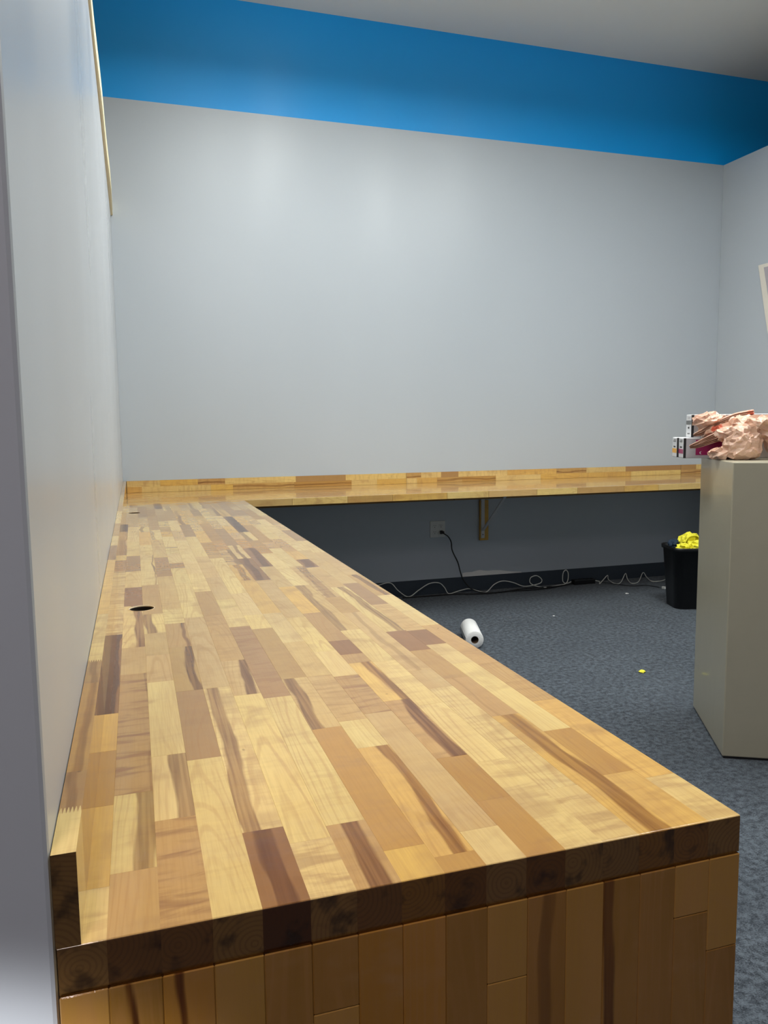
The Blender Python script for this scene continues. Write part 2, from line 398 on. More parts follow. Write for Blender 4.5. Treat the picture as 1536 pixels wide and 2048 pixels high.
# ---- left worktop: 16 rows of staves, joints as in the photograph for the near metre
D = 0.811; YJ = L - D            # back worktop starts here
rows_x = [0.0015] + [0.037+0.04*i for i in range(15)] + [0.635]
H_ = lambda p, w, a=1.0: (p, w, a)
ROWS = {
 0: [(0.074,'P',None,.3),(0.228,'Y',None,.1),(0.375,'O',None,0),(0.507,'Y',None,0),(0.947,'B',H_(0.003,.010,.8),.2),(1.654,'P',None,.7),(1.846,'K',None,.2),(1.944,'P',None,0),(2.143,'K',None,.1)],
 1: [(0.092,'T',None,.05),(0.248,'P',H_(0.013,.010,.75),.1),(0.682,'T',H_(0.019,.002,.5),1.0),(0.843,'G',None,.1),(1.192,'P',H_(0.010,.008,1),.1),(1.407,'B',None,0),(1.639,'P',None,.1),(1.919,'K',None,.1),(2.104,'P',None,0)],
 2: [(0.177,'T',None,.9),(0.339,'P',H_(0.012,.012,.8),0),(0.628,'P',None,.05),(0.779,'G',None,0),(0.934,'G',None,.05),(1.098,'P',H_(-.012,.009,.9),.1),(1.425,'T',None,.1),(1.924,'P',H_(0.017,.002,.9),.1)],
 3: [(0.314,'P',None,.1),(0.570,'K',None,.15),(0.818,'T',H_(0.010,.007,.95),.1),(0.998,'T',H_(.018,.003,.8),0),(1.137,'P',None,.4),(1.531,'G',None,.15),(1.700,'K',None,0),(1.858,'K',None,.2)],
 4: [(0.126,'B',H_(-0.004,.010,.6),.4),(0.570,'P',H_(-.008,.009,.85),.25),(1.036,'G',None,.1),(1.429,'P',None,.1),(1.650,'P',None,.1),(1.738,'K',None,0),(1.923,'P',None,.1)],
 5: [(0.092,'P',None,.5),(0.523,'P',None,.12),(0.702,'G',H_(.011,.007,.95),.3),(1.040,'T',None,.3),(1.297,'T',None,.1)],
 6: [(0.113,'T',H_(0.004,.010,.9),.2),(0.498,'P',None,.15),(0.928,'K',None,.6),(1.093,'P',None,.1),(1.188,'P',None,0)],
 7: [(0.051,'Y',None,0),(0.359,'O',H_(.004,.004,.0),.1),(0.575,'G',H_(-.010,.008,.9),.3),(0.897,'T',None,.15),(1.015,'P',None,.1)],
 8: [(0.026,'O',None,0),(0.282,'Y',H_(0.011,.008,.85),.1),(0.374,'P',None,.1),(0.574,'G',None,.5),(0.780,'G',None,.1)],
 9: [(0.060,'P',None,.1),(0.390,'G',None,.1),(0.560,'T',None,.9),(0.704,'P',None,0),(0.963,'P',None,.1)],
 10:[(0.111,'O',None,.05),(0.223,'O',None,0),(0.428,'T',H_(.012,.010,.95),.5),(0.619,'Y',H_(.011,.008,.9),0),(0.671,'T',None,.3),(0.762,'B',None,0)],
 11:[(0.199,'P',None,.35),(0.397,'P',None,.1),(0.613,'P',None,.15),(0.827,'P',None,.1)],
 12:[(0.111,'P',None,.45),(0.457,'P',None,.3),(0.547,'G',None,.2),(0.965,'G',H_(0.0,.005,.4),.1)],
 13:[(0.324,'Y',H_(0.002,.011,.8),.2),(0.493,'T',H_(-.008,.002,.3),.1),(0.653,'T',None,.1),(0.790,'B',None,.2)],
 14:[(0.122,'Y',None,.2),(0.256,'O',None,0),(0.558,'P',None,.05),(0.679,'P',None,.1),(0.783,'B',None,0)],
 15:[(0.101,'P',None,.35),(0.358,'Y',None,.2),(0.544,'T',None,.3),(0.810,'T',None,.15),(1.105,'P',None,.1)],
}
HOLES = [(0.0745, 1.161, 0.0265), (0.062, 3.24, 0.0265)]
ct = thing('countertop', 'long varnished butcher block countertop running along the left wall', 'countertop')
def cut_hole(o, cx, cy, r):
    bm = bmesh.new(); bmesh.ops.create_cone(bm, cap_ends=True, segments=36, radius1=r, radius2=r, depth=0.2)
    c = obj('cutter', bm, M_WEND, None, (cx, cy, H))
    md = o.modifiers.new('b', 'BOOLEAN'); md.operation = 'DIFFERENCE'; md.object = c; md.solver = 'EXACT'
    bpy.context.view_layer.update()
    dg = bpy.context.evaluated_depsgraph_get(); me = bpy.data.meshes.new_from_object(o.evaluated_get(dg))
    o.modifiers.clear(); o.data = me; cm = c.data; bpy.data.objects.remove(c); bpy.data.meshes.remove(cm)
T = 0.038
for r in range(16):
    x0, x1 = rows_x[r], rows_x[r+1]; y = 0.0; seq = list(ROWS[r]); k = 0
    while y < YJ-1e-4:
        if k < len(seq): y1, s, hrt, cu = seq[k]
        else:
            s, hrt, cu = random_style(); y1 = y+random.choice((0.16, 0.22, 0.27, 0.33, 0.41, 0.50))*random.uniform(0.85, 1.15)
        k += 1
        if y1 > YJ-0.08: y1 = YJ
        o = obj('stave', stave_mesh(x1-x0, y1-y, T, front=0.0016 if y == 0.0 else 0), [M_WOOD, M_WEND], ct, ((x0+x1)/2, (y+y1)/2, H))
        stave_props(o, s, hrt, cu)
        for hx, hy, hr in HOLES:
            if x0 < hx+hr and x1 > hx-hr and y < hy+hr and y1 > hy-hr: cut_hole(o, hx, hy, hr)
        y = y1
for hx, hy, hr in HOLES:          # lip (near hole only), and a lining coloured as the shade in the bore
  if hy < 2:          # pale sanded lip of each cable hole
    bm = bmesh.new(); add_lathe(bm, [(hr-0.0004, -0.002), (hr-0.0004, 0.0004), (hr+0.0012, 0.0006), (hr+0.0012, -0.0002)], 36)
    g = obj('hole_rim', bm, plain('pale_lip', srgb(226, 205, 170), 0.5), ct, (hx, hy, H))
    g['label'] = 'pale rim of a round cable hole'
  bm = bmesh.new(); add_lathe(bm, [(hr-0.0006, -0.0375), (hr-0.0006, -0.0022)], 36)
  g = obj('hole_shade_lining', bm, plain('bore_shade', (0.012, 0.006, 0.004, 1), 0.8), ct, (hx, hy, H)); g['label'] = 'dark lining coloured as the shade inside a round cable hole'

# ---- back worktop
bt = thing('countertop', 'butcher block countertop running along the back wall under the grey wall', 'countertop', (0, 0, 0))
bm = box((0.0015, YJ+0.041, H-T), (W-0.03, L-0.001, H), 0.0006)
o = obj('worktop_slab', bm, M_SHEET, bt)
# front stave row (grain on world X: the stave's Y)
def run_x(parent, x0, x1, joints, yc, z, w, t, rot, styles=None, bev=0.0006):
    xs = [x0]+[j for j in joints if x0+0.03 < j < x1-0.03]+[x1]
    for i in range(len(xs)-1):
        a, b = xs[i], xs[i+1]
        o = obj('stave', stave_mesh(w, b-a-0.0002, t, bev), [M_WOOD, M_WEND], parent, ((a+b)/2, yc, z), rot)
        if styles: stave_props(o, *styles[i % len(styles)])
        else: stave_props(o, *random_style())
RX = (0, 0, math.pi/2)
run_x(bt, 0.0015, W-0.03, [0.28,0.55,0.9,1.22,1.49,1.83,2.1,2.426,2.71,3.05,3.31,3.66,3.95,4.2], YJ+0.0205, H, 0.0405, T, RX,
      [('Y',None,.1),('P',None,.1),('G',None,0),('P',None,.1),('T',None,.1)])
tag(bt, bt['label'], 'countertop')

# ---- end panel (waterfall) under the near end, staves upright
ep = thing('end_panel', 'dark upright butcher block end panel closing the near end of the left countertop', 'panel', (0.31, 0.02, 0))
RZ = (math.pi/2, 0, 0)            # stave Y -> up, stave Z -> towards the camera
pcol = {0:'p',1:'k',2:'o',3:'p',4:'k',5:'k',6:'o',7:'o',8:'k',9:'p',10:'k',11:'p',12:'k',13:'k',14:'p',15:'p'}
pj = {5:[0.66+0.03],9:[0.649+0.03,0.3],14:[0.70],15:[0.657],1:[0.42],6:[0.35],11:[0.5],3:[0.55],12:[0.28]}
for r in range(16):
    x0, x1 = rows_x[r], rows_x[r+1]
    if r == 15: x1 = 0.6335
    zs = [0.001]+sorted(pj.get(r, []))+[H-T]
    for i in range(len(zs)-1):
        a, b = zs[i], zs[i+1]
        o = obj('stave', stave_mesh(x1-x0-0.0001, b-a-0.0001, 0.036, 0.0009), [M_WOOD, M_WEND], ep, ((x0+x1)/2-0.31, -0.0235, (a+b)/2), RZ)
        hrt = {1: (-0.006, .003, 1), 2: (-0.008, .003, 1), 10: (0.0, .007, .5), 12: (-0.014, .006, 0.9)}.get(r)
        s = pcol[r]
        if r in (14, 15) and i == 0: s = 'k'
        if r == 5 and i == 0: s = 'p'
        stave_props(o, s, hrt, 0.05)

# ---- backsplash strips
BT, BH = 0.0188, 0.0746
lb = thing('backsplash', 'narrow wooden backsplash strip with finger joints along the left wall', 'backsplash', (0, 0, H))
segs = [(0.0,'P'),(0.071,'K'),(0.149,'O'),(0.416,'K'),(0.514,'P'),(0.802,'Y'),(1.393,'K'),(1.644,'P'),(1.846,'T'),(2.175,'P'),(2.6,'Y'),(2.95,'P'),(3.4,'T'),(3.8,'Y'),(L-0.021,'')]
FING = {0.071, 0.514, 2.175, 3.4}
def finger(y, rev=False, n=6, dep=0.011):
    pts = []
    for i in range(n):
        xa = 0.0008+(BT-0.0008)*i/n; xb = 0.0008+(BT-0.0008)*(i+1)/n; dx = xb-xa
        pts += [(xa, y-dep/2), (xa+dx*0.40, y+dep/2), (xa+dx*0.60, y+dep/2)]
    pts.append((BT, y-dep/2)); return pts[::-1] if rev else pts
for i in range(len(segs)-1):
    (a, s), (b, _) = segs[i], segs[i+1]
    lo = finger(a) if a in FING else [(0.0008, a), (BT, a)]
    hi = finger(b, True) if b in FING else [(BT, b), (0.0008, b)]
    yc = (a+b)/2; poly = [(x-0.0098, y-yc) for x, y in lo+hi]
    bm = bmesh.new(); add_prism(bm, poly, 0, BH); bm.normal_update()
    for f in bm.faces:
        if f.normal.y < -0.9 and a == 0: f.material_index = 1
    o = obj('stave', bm, [M_WOOD, M_WEND], lb, (0.0098, yc, 0))
    stave_props(o, s, (0.0, 0.004, 0.5) if s in 'KO' else None, 0.25)
lowj = [0.11,0.33,0.53,0.67,1.07,1.46,1.64]; upj = [0.22,0.45,0.62,1.08,1.42]
low2 = [1.93,2.08,2.27,2.53,2.89,3.21,3.66]; up2 = [1.96,2.11,2.24,2.33,2.62,3.02,3.27,3.61]
S1 = [('Y',None,.2),('P',None,.2),('P',None,.3),('Y',None,.1),('T',(0,.006,.6),.1),('O',(0,.004,.6),0),('P',None,.1),('Y',None,.1)]
S2 = [('P',None,.3),('Y',None,.2),('T',(0.005,.004,.8),.3),('P',None,.2),('K',None,.1),('P',None,.3)]
RB = Matrix.Rotation(math.pi/2, 4, 'Z') @ Matrix.Rotation(-math.pi/2, 4, 'Y')
def splash(label, x0, x1, lj, uj, off):
    th = thing('backsplash', label, 'backsplash', ((x0+x1)/2, L, H))
    cx = (x0+x1)/2
    for (z0, z1, js, st) in ((0.0006, 0.0365, lj, S1), (0.0365, BH, uj, S2)):
        xs = [x0]+[j for j in js if x0+0.03 < j < x1-0.03]+[x1]
        for i in range(len(xs)-1):
            a, b = xs[i], xs[i+1]
            # stave: width up, grain along X, face towards -Y
            o = obj('stave', stave_mesh(z1-z0-0.0001, b-a-0.0002, BT-0.0005), [M_WOOD, M_WEND], th)
            o.matrix_local = Matrix.Translation(((a+b)/2-cx, -BT, (z0+z1)/2)) @ Matrix(((0, 1, 0, 0), (0, 0, -1, 0), (-1, 0, 0, 0), (0, 0, 0, 1)))
            stave_props(o, *st[(i+off) % len(st)])
splash('left length of the back wall backsplash, from the corner to the seam', 0.021, 1.852, lowj, upj, 0)
splash('middle length of the back wall backsplash, above the shelf bracket', 1.8535, 4.109, low2, up2, 2)
splash('short right end length of the back wall backsplash, next to the beige cabinet', 4.1105, W-0.03, [], [4.25], 4)

# ---- wooden ledger under the back worktop
lg = thing('support_ledger', 'wooden support rail fixed on the back wall under the countertop', 'rail', (2.2, L, H-T))
for a, b in ((0.02, 2.2), (2.202, W-0.03)):
    o = obj('rail_board', stave_mesh(0.088, b-a, 0.036, 0.002), [M_RAW, M_WEND], lg)
    o.matrix_local = Matrix.Translation(((a+b)/2-2.2, -0.037, -0.0445)) @ Matrix(((0, 1, 0, 0), (0, 0, -1, 0), (-1, 0, 0, 0), (0, 0, 0, 1)))
    stave_props(o, 'K')

# ---------------------------------------------------------------- bracket and its block
bx = 2.428
mb = obj('mounting_block', stave_mesh(0.066, 0.29, 0.018, 0.001), [M_RAW, M_WEND], None, (bx+0.012, L-0.0195, 0.512), RZ)
stave_props(mb, 'Y'); tag(mb, 'raw wooden block on the back wall behind the white shelf bracket', 'block')
br = thing('shelf_bracket', 'white metal shelf bracket with a diagonal brace under the back countertop', 'bracket', (bx, L-0.0195, H-T))
obj('wall_arm', box((-0.0135, -0.005, -0.37), (0.0135, 0, 0), 0.001), M_WMET, br)
obj('top_arm', box((-0.0135, -0.47, -0.005), (0.0135, -0.005, 0), 0.001), M_WMET, br)
bm = bmesh.new()
a = Vector((0.0, -0.006, -0.315)); b = Vector((0.0, -0.40, -0.006)); dv = (b-a).normalized(); nn = Vector((0, -dv.z, dv.y))
vs_ = []
for p in (a, b):
    for sx, sn in ((-1, -1), (1, -1), (1, 1), (-1, 1)): vs_.append(bm.verts.new(p+Vector((sx*0.009, 0, 0))+nn*sn*0.004))
for f in ((0,1,2,3),(7,6,5,4),(0,4,5,1),(1,5,6,2),(2,6,7,3),(3,7,4,0)): bm.faces.new([vs_[i] for i in f])
bmesh.ops.recalc_face_normals(bm, faces=bm.faces[:])
obj('brace', bm, M_WMET, br)
for z in (-0.345, -0.06):
    bm = bmesh.new(); add_lathe(bm, [(0.0, 0.002), (0.003, 0.0018), (0.0052, 0.0)], 12)
    obj('screw', bm, plain('screw_steel', srgb(120, 120, 120), 0.3, 1.0), br, (0, -0.005, z), (math.pi/2, 0, 0))

# ---------------------------------------------------------------- outlet
ol = thing('wall_outlet', 'double white wall outlet under the back countertop', 'outlet', (2.0885, L, 0.463))
obj('cover_plate', box((-0.057, -0.006, -0.0585), (0.057, 0, 0.0585), 0.003, 2), M_WHITE, ol)
for sx in (-0.0235, 0.0235):
    for sz in (-0.0225, 0.0225):
        bm = bmesh.new(); pts = []
        for k in range(24):
            q = 2*math.pi*k/24; pts.append((0.0172*math.cos(q), max(-0.0138, min(0.0138, 0.0172*math.sin(q)))))
        add_prism(bm, pts, 0, 0.0022)
        rc = obj('receptacle', bm, M_WHITE, ol, (sx, -0.0058, sz), (math.pi/2, 0, 0))
        bm = bmesh.new()
        add_box(bm, (-0.0075, 0.000, 0.0018), (-0.0055, 0.009, 0.0028)); add_box(bm, (0.0055, 0.000, 0.0018), (0.0075, 0.008, 0.0028)); add_box(bm, (-0.0025, -0.010, 0.0018), (0.0025, -0.0055, 0.0028))
        obj('slots', bm, M_DARK, rc)
for sx in (-0.0235, 0.0235):
    bm = bmesh.new(); add_lathe(bm, [(0.0, 0.0012), (0.002, 0.001), (0.003, 0)], 10)
    obj('screw', bm, M_WHITE, ol, (sx, -0.006, 0), (math.pi/2, 0, 0))

# ---------------------------------------------------------------- cords on the floor
pc = thing('extension_lead', 'black extension lead plugged into the white outlet', 'cord', (2.31, L-0.05, 0))
o_ = Vector((2.31, L-0.05, 0))
px, pz = 2.112, 0.4405
bm = bmesh.new(); smooth(bm)
bm = box((-0.0135, -0.030, -0.013), (0.0135, 0, 0.013), 0.005, 2)
for v in bm.verts:
    if v.co.y < -0.02: v.co.x *= 0.7; v.co.z *= 0.7
obj('plug', smooth(bm), M_BLACK, pc, Vector((px, L-0.0085, pz))-o_, (0, 0, 0.25))
pts = [(px, L-0.036, pz), (px+0.012, L-0.05, pz-0.01), (2.148, 4.435, 0.412), (2.172, 4.44, 0.372), (2.180, 4.44, 0.312), (2.222, 4.44, 0.226), (2.240, 4.44, 0.162), (2.262, 4.43, 0.096), (2.318, 4.41, 0.03), (2.40, 4.37, 0.006), (2.55, 4.36, 0.006), (2.72, 4.40, 0.006), (2.95, 4.39, 0.006), (3.12, 4.40, 0.012)]
bm = bmesh.new(); add_tube(bm, [Vector(p)-o_ for p in catmull(pts, 6)], 0.0042, 8); obj('cord', bm, M_CORD, pc)

pts = [(1.62,4.44,0.10),(1.716,4.439,0.113),(1.777,4.439,0.052),(1.85,4.435,0.006),(1.928,4.439,0.048),(2.007,4.439,0.088),(2.079,4.439,0.087),(2.12,4.439,0.051),(2.151,4.435,0.006),(2.227,4.439,0.018),(2.308,4.439,0.029),(2.375,4.43,0.009),(2.42,4.39,0.006),(2.505,4.439,0.045),(2.572,4.439,0.066),(2.656,4.439,0.049),(2.742,4.439,0.015),(2.823,4.435,0.019),(2.877,4.43,0.033),(2.884,4.43,0.059),(2.843,4.43,0.088),(2.798,4.435,0.076),(2.798,4.442,0.035),(2.844,4.43,0.01),(2.89,4.39,0.006),(3.007,4.42,0.005),(3.094,4.435,0.014),(3.11,4.435,0.077),(3.092,4.435,0.112),(3.067,4.435,0.095),(3.068,4.442,0.031),(3.10,4.445,0.01),(3.138,4.44,0.02)]
bm = bmesh.new(); add_tube(bm, [Vector(p) for p in catmull(pts, 6)], 0.0033, 7)
tag(obj('cable', bm, M_GCORD), 'thin grey cable looping along the baseboard left of the power strip', 'cable')
pts = [(3.33,4.425,0.02),(3.36,4.41,0.012),(3.33,4.36,0.006),(3.402,4.42,0.022),(3.45,4.439,0.047),(3.459,4.439,0.014),(3.44,4.33,0.006),(3.501,4.345,0.006),(3.608,4.439,0.051),(3.614,4.42,0.010),(3.56,4.29,0.006),(3.648,4.33,0.006),(3.765,4.439,0.048),(3.794,4.43,0.010),(3.75,4.30,0.006),(3.86,4.31,0.006),(3.98,4.40,0.02)]
bm = bmesh.new(); add_tube(bm, [Vector(p) for p in catmull(pts, 6)], 0.0033, 7)
tag(obj('cable', bm, M_GCORD), 'coiled grey cable on the floor between power strip and black bin', 'cable')
ps = thing('power_strip', 'black power strip on the floor against the back baseboard', 'power strip', (3.235, 4.43, 0), 0.02)
obj('housing', box((-0.09, -0.025, 0), (0.09, 0.025, 0.036), 0.004, 2), M_BLACK, ps)
for k in range(3):
    bm = bmesh.new(); add_box(bm, (-0.016, -0.015, 0), (0.016, 0.015, 0.0015)); obj('socket', bm, M_CORD, ps, (-0.065+k*0.045, 0, 0.036))
obj('switch', box((-0.008, -0.006, 0), (0.008, 0.006, 0.004), 0.001), M_CORD, ps, (0.07, 0, 0.036))
pts = [(3.04,4.40,0.008),(2.90,4.355,0.006),(2.72,4.345,0.006),(2.60,4.36,0.006),(2.47,4.345,0.006),(2.33,4.36,0.006),(2.2,4.40,0.006),(2.02,4.41,0.006),(1.8,4.42,0.006)]
bm = bmesh.new(); add_tube(bm, [Vector(p) for p in catmull(pts, 6)], 0.0045, 7)
tag(obj('cable', bm, M_CORD), 'black cable lying on the carpet left of the power strip', 'cable')
pts = [(3.36,4.40,0.01),(3.5,4.23,0.005),(3.62,4.20,0.005),(3.66,4.10,0.005)]
bm = bmesh.new(); add_tube(bm, [Vector(p) for p in catmull(pts, 6)], 0.0025, 7)
tag(obj('cable', bm, M_CORD), 'thin black wire ending in a white plug beside the bin', 'cable')
bm = box((-0.009, -0.014, 0), (0.009, 0.014, 0.018), 0.003, 2)
tag(obj('plug', bm, M_WHITE, None, (3.668, 4.06, 0.0005), (0, 0, 0.3)), 'small white plug on the carpet beside the black bin', 'plug')

# ---------------------------------------------------------------- waste bin with yellow scraps
def rrect(w, d, r, n=6):
    pts = []
    for cx, cy, a0 in ((w/2-r, d/2-r, 0), (-w/2+r, d/2-r, 90), (-w/2+r, -d/2+r, 180), (w/2-r, -d/2+r, 270)):
        for k in range(n+1):
            q = math.radians(a0+90*k/n); pts.append((cx+r*math.cos(q), cy+r*math.sin(q)))
    return pts
BIN = Vector((3.515, 3.56, 0)); BR = -0.30
wb_ = thing('waste_bin', 'black plastic waste bin full of yellow scraps by the cabinet', 'bin', BIN, BR)
bm = bmesh.new(); rings = []
for w, d, z in ((0.30,0.21,0.0),(0.305,0.215,0.004),(0.355,0.262,0.375),(0.372,0.279,0.376),(0.374,0.281,0.398),(0.366,0.273,0.400),(0.352,0.259,0.396),(0.345,0.252,0.36),(0.30,0.208,0.012)):
    rings.append([bm.verts.new((x, y, z)) for x, y in rrect(w, d, 0.055)])
for i in range(len(rings)-1):
    n = len(rings[i])
    for k in range(n):
        f = bm.faces.new((rings[i][k], rings[i][(k+1) % n], rings[i+1][(k+1) % n], rings[i+1][k])); f.smooth = i != 2
bm.faces.new(rings[0][::-1]); bm.faces.new(rings[-1])
obj('bin_body', bm, M_BLACK, wb_)
bm = bmesh.new(); add_prism(bm, [(-0.022, -0.003), (0.022, -0.003), (0.022, 0.001), (0.0, 0.0045), (-0.022, 0.001)], 0, 0.001)
mk = obj('moulded_mark', bm, plain('worn_mark', srgb(70, 70, 72), 0.4), wb_, (0.02, -0.1145, 0.05), (math.pi/2-0.07, 0, 0))
def crumple(r, seed, amp=0.5, sq=0.75, sub=3):
    bm = bmesh.new(); bmesh.ops.create_icosphere(bm, subdivisions=sub, radius=r)
    for v in bm.verts:
        d = v.co.normalized(); q = d*2.3+Vector((seed*7.1, seed*3.3, seed))
        k = 1-amp*abs(noise.noise(q))-amp*0.55*abs(noise.noise(q*2.4))+0.12*noise.noise(q*5)
        v.co = d*r*k*1.25; v.co.z *= sq
    for f in bm.faces: f.smooth = False
    return bm
scr = [(-0.098,-0.060,0.384,0.048,'leftmost yellow crumpled scrap in the bin, against its left rim'),(-0.014,-0.058,0.396,0.056,'large yellow crumpled scrap at the front middle of the bin'),(0.082,-0.056,0.388,0.054,'yellow crumpled scrap in the bin nearest the cabinet'),(-0.030,0.048,0.418,0.064,'topmost yellow crumpled scrap, heaped at the back of the bin'),(0.082,0.052,0.396,0.058,'yellow crumpled scrap at the back right of the bin')]
cr, sr = math.cos(BR), math.sin(BR)
for k, (x, y, z, r, lab) in enumerate(scr):
    o = obj('paper_scrap', crumple(r, k+1), M_SCRAP, None, BIN+Vector((x*cr-y*sr, x*sr+y*cr, z)), (0.3*k, 0.2, k))
    tag(o, lab, 'scrap', 'yellow scraps in the bin')
# arched ribbon of yellow tape on top, dark blue rag at the rim
pts = catmull([(-0.075, 0.0, 0.42), (-0.055, 0.0, 0.452), (-0.02, 0.0, 0.464), (0.02, -0.005, 0.452), (0.05, -0.01, 0.425)], 5)
bm = bmesh.new(); ra = []
for p in pts:
    ra.append([bm.verts.new((p.x, p.y+s*0.024, p.z+dz)) for s, dz in ((-1, 0), (1, 0.004), (1, 0.006), (-1, 0.002))])
for i in range(len(ra)-1):
    for k in range(4): bm.faces.new((ra[i][k], ra[i][(k+1) % 4], ra[i+1][(k+1) % 4], ra[i+1][k])).smooth = True
bm.faces.new(ra[0][::-1]); bm.faces.new(ra[-1])
tag(obj('tape_strip', bm, M_SCRAP, None, BIN, (0, 0, BR)), 'arched yellow strip standing on top of the scraps in the bin', 'tape')
tag(obj('rag', crumple(0.032, 9.3, 0.5, 1.0), M_NAVY, None, BIN+Vector((-0.130*cr-0.03*sr, -0.130*sr+0.03*cr, 0.405))), 'dark navy rag at the left rim of the black bin', 'rag')

# ---------------------------------------------------------------- paper towel roll and floor bits
RR, RLn = 0.0475, 0.28
dirv = Vector((0.30, 0.954, 0)); near = Vector((1.762, 3.13, RR))
tr = thing('paper_towel_roll', 'white paper towel roll lying on the carpet beside the countertop', 'paper roll', (near.x, near.y, 0), -math.atan2(dirv.x, dirv.y))
bm = bmesh.new(); rg = add_lathe(bm, [(0.0205, 0), (RR-0.002, 0), (RR, 0.002), (RR, RLn-0.002), (RR-0.002, RLn), (0.0205, RLn)], 40)
RXL = (-math.pi/2, 0, 0)
obj('paper', bm, M_PAPER, tr, (0, 0, RR), RXL)
bm = bmesh.new(); add_lathe(bm, [(0.0205, 0.001), (0.0205, RLn-0.001), (0.0190, RLn-0.001), (0.0190, 0.001), (0.0205, 0.001)], 28)
obj('card_core', bm, plain('core_card', srgb(92, 74, 56), 0.9), tr, (0, 0, RR), RXL)
bm = bmesh.new(); ra = []
for i in range(9):                                      # loose tail of the sheet
    q = math.radians(168+i*4); rr_ = RR+0.0008+i*0.0006
    ra.append([bm.verts.new((rr_*math.cos(q), y, max(0.001, RR+rr_*math.sin(q)))) for y in (0.003, RLn-0.003)])
for i in range(8): bm.faces.new((ra[i][0], ra[i][1], ra[i+1][1], ra[i+1][0])).smooth = True
bmesh.ops.solidify(bm, geom=bm.faces[:], thickness=0.0006)
obj('loose_sheet', bm, M_PAPER, tr)
tag(obj('paper_scrap', crumple(0.016, 4.2, 0.7, 0.5, 2), M_SCRAP, None, (2.346, 2.489, 0.005)), 'tiny yellow scrap alone on the open carpet', 'scrap')
for (x, y, s) in ((3.33, 4.02, 0.012), (2.52, 3.62, 0.007)):
    lab = 'tiny white paper fleck on the carpet in front of the power strip' if x > 3 else 'tiny white fleck on the carpet right of the paper roll'
    tag(obj('paper_fleck', crumple(s, x, 0.6, 0.25, 2), M_PAPER, None, (x, y, 0.002)), lab, 'scrap')

# ---------------------------------------------------------------- beige metal cabinet
CN = Vector((2.014, 1.571, 0)); CA = math.atan2(-0.473, 0.881)      # near corner, front direction
CH = 1.050; CW, CDp = 0.92, 0.507
cb = thing('metal_cabinet', 'beige enamelled metal cabinet carrying the cartons and the bag', 'cabinet', CN, CA)
obj('cabinet_body', box((0, 0, 0.008), (CW, CDp, CH), 0.004, 2), M_CAB, cb)
obj('plinth', box((0.006, 0.006, 0), (CW-0.006, CDp-0.006, 0.0078)), M_DARK, cb)
def cabp(a, b, z): return CN+Vector((a*math.cos(CA)-b*math.sin(CA), a*math.sin(CA)+b*math.cos(CA), z))

# ---------------------------------------------------------------- toner cartons
def text_part(parent, s, size, mat, mtx, name='lettering'):
    cu = bpy.data.curves.new('t', 'FONT'); cu.body = s; cu.size = size; cu.extrude = 0.0002; cu.align_x = 'CENTER'; cu.align_y = 'CENTER'
    to = bpy.data.objects.new('t', cu); C.objects.link(to)
    bpy.context.view_layer.update()
    me = bpy.data.meshes.new_from_object(to.evaluated_get(bpy.context.evaluated_depsgraph_get())); bpy.data.objects.remove(to)
    o = obj(name, me, mat, parent); o.matrix_local = mtx; return o
def carton(label, a, b, z, Ln, Wd, Ht, band, side):
    """left end at a, front side at b (cabinet frame)"""
    th = thing('toner_carton', label, 'box', cabp(a, b, z), CA, 'toner cartons on the cabinet')
    obj('carton_body', box((0, 0, 0), (Ln, Wd, Ht), 0.003, 2), M_CARTON, th)
    e = 0.0006
    # left end: bands and printed marks
    obj('edge_band', box((0.0005, -e, 0.001), (0.010, 0.002, Ht-0.001)), M_INKBLK, th)
    if band is not None:
        z0, z1 = (0.22*Ht, 0.44*Ht) if side != 'black' else (0.56*Ht, 0.74*Ht)
        obj('colour_band', box((-e, 0.003, z0), (0.001, Wd-0.003, z1)), band, th)
    for (y0, y1, q0, q1, mt) in ((0.3, 0.7, 0.50, 0.57, M_INKBLK), (0.22, 0.78, 0.78, 0.83, M_INKGREY), (0.22, 0.70, 0.86, 0.90, M_INKGREY)) if side != 'black' else ((0.35, 0.62, 0.38, 0.46, M_INKBLK), (0.25, 0.7, 0.14, 0.19, M_INKGREY), (0.3, 0.7, 0.84, 0.88, M_CGREY)):
        obj('printed_line', box((-e, Wd*y0, Ht*q0), (0.001, Wd*y1, Ht*q1)), mt, th)
    FR = Matrix(((1, 0, 0, 0), (0, 0, -1, 0), (0, 1, 0, 0), (0, 0, 0, 1)))   # text plane facing -Y
    EN = Matrix(((0, 0, -1, 0), (-1, 0, 0, 0), (0, 1, 0, 0), (0, 0, 0, 1)))  # text plane facing -X
    if side == 'magenta':
        obj('side_print', box((0.011, -e*0.6, 0.002), (Ln-0.003, 0.002, Ht-0.002)), M_CGREY, th)
        obj('colour_panel', box((0.045, -e*2, 0.16*Ht), (0.235, 0.002, 0.90*Ht)), M_MAG, th)
        text_part(th, 'MAGENTA', 0.014, M_CGREY, Matrix.Translation((0.200, -e*2-0.0003, 0.31*Ht)) @ FR)
        bm = bmesh.new(); pts = []
        for k in range(9):
            q = math.radians(70+k*27.5); pts.append((0.0055*math.cos(q), 0.0055*math.sin(q)))
        for k in range(8, -1, -1):
            q = math.radians(70+k*27.5); pts.append((0.0025+0.0042*math.cos(q), 0.0047*math.sin(q)))
        add_prism(bm, pts, 0, 0.0003)
        o = obj('emblem', bm, M_CARTON, th); o.matrix_local = Matrix.Translation((0.064, -e*2-0.0003, 0.27*Ht)) @ FR
    elif side == 'black':
        obj('side_print', box((0.011, -e*0.6, 0.002), (Ln-0.003, 0.002, Ht-0.002)), M_CGREY, th)
        obj('colour_panel', box((0.036, -e*2, 0.22*Ht), (0.30, 0.002, 0.66*Ht)), M_INKGREY, th)
    return th
ZT = CH
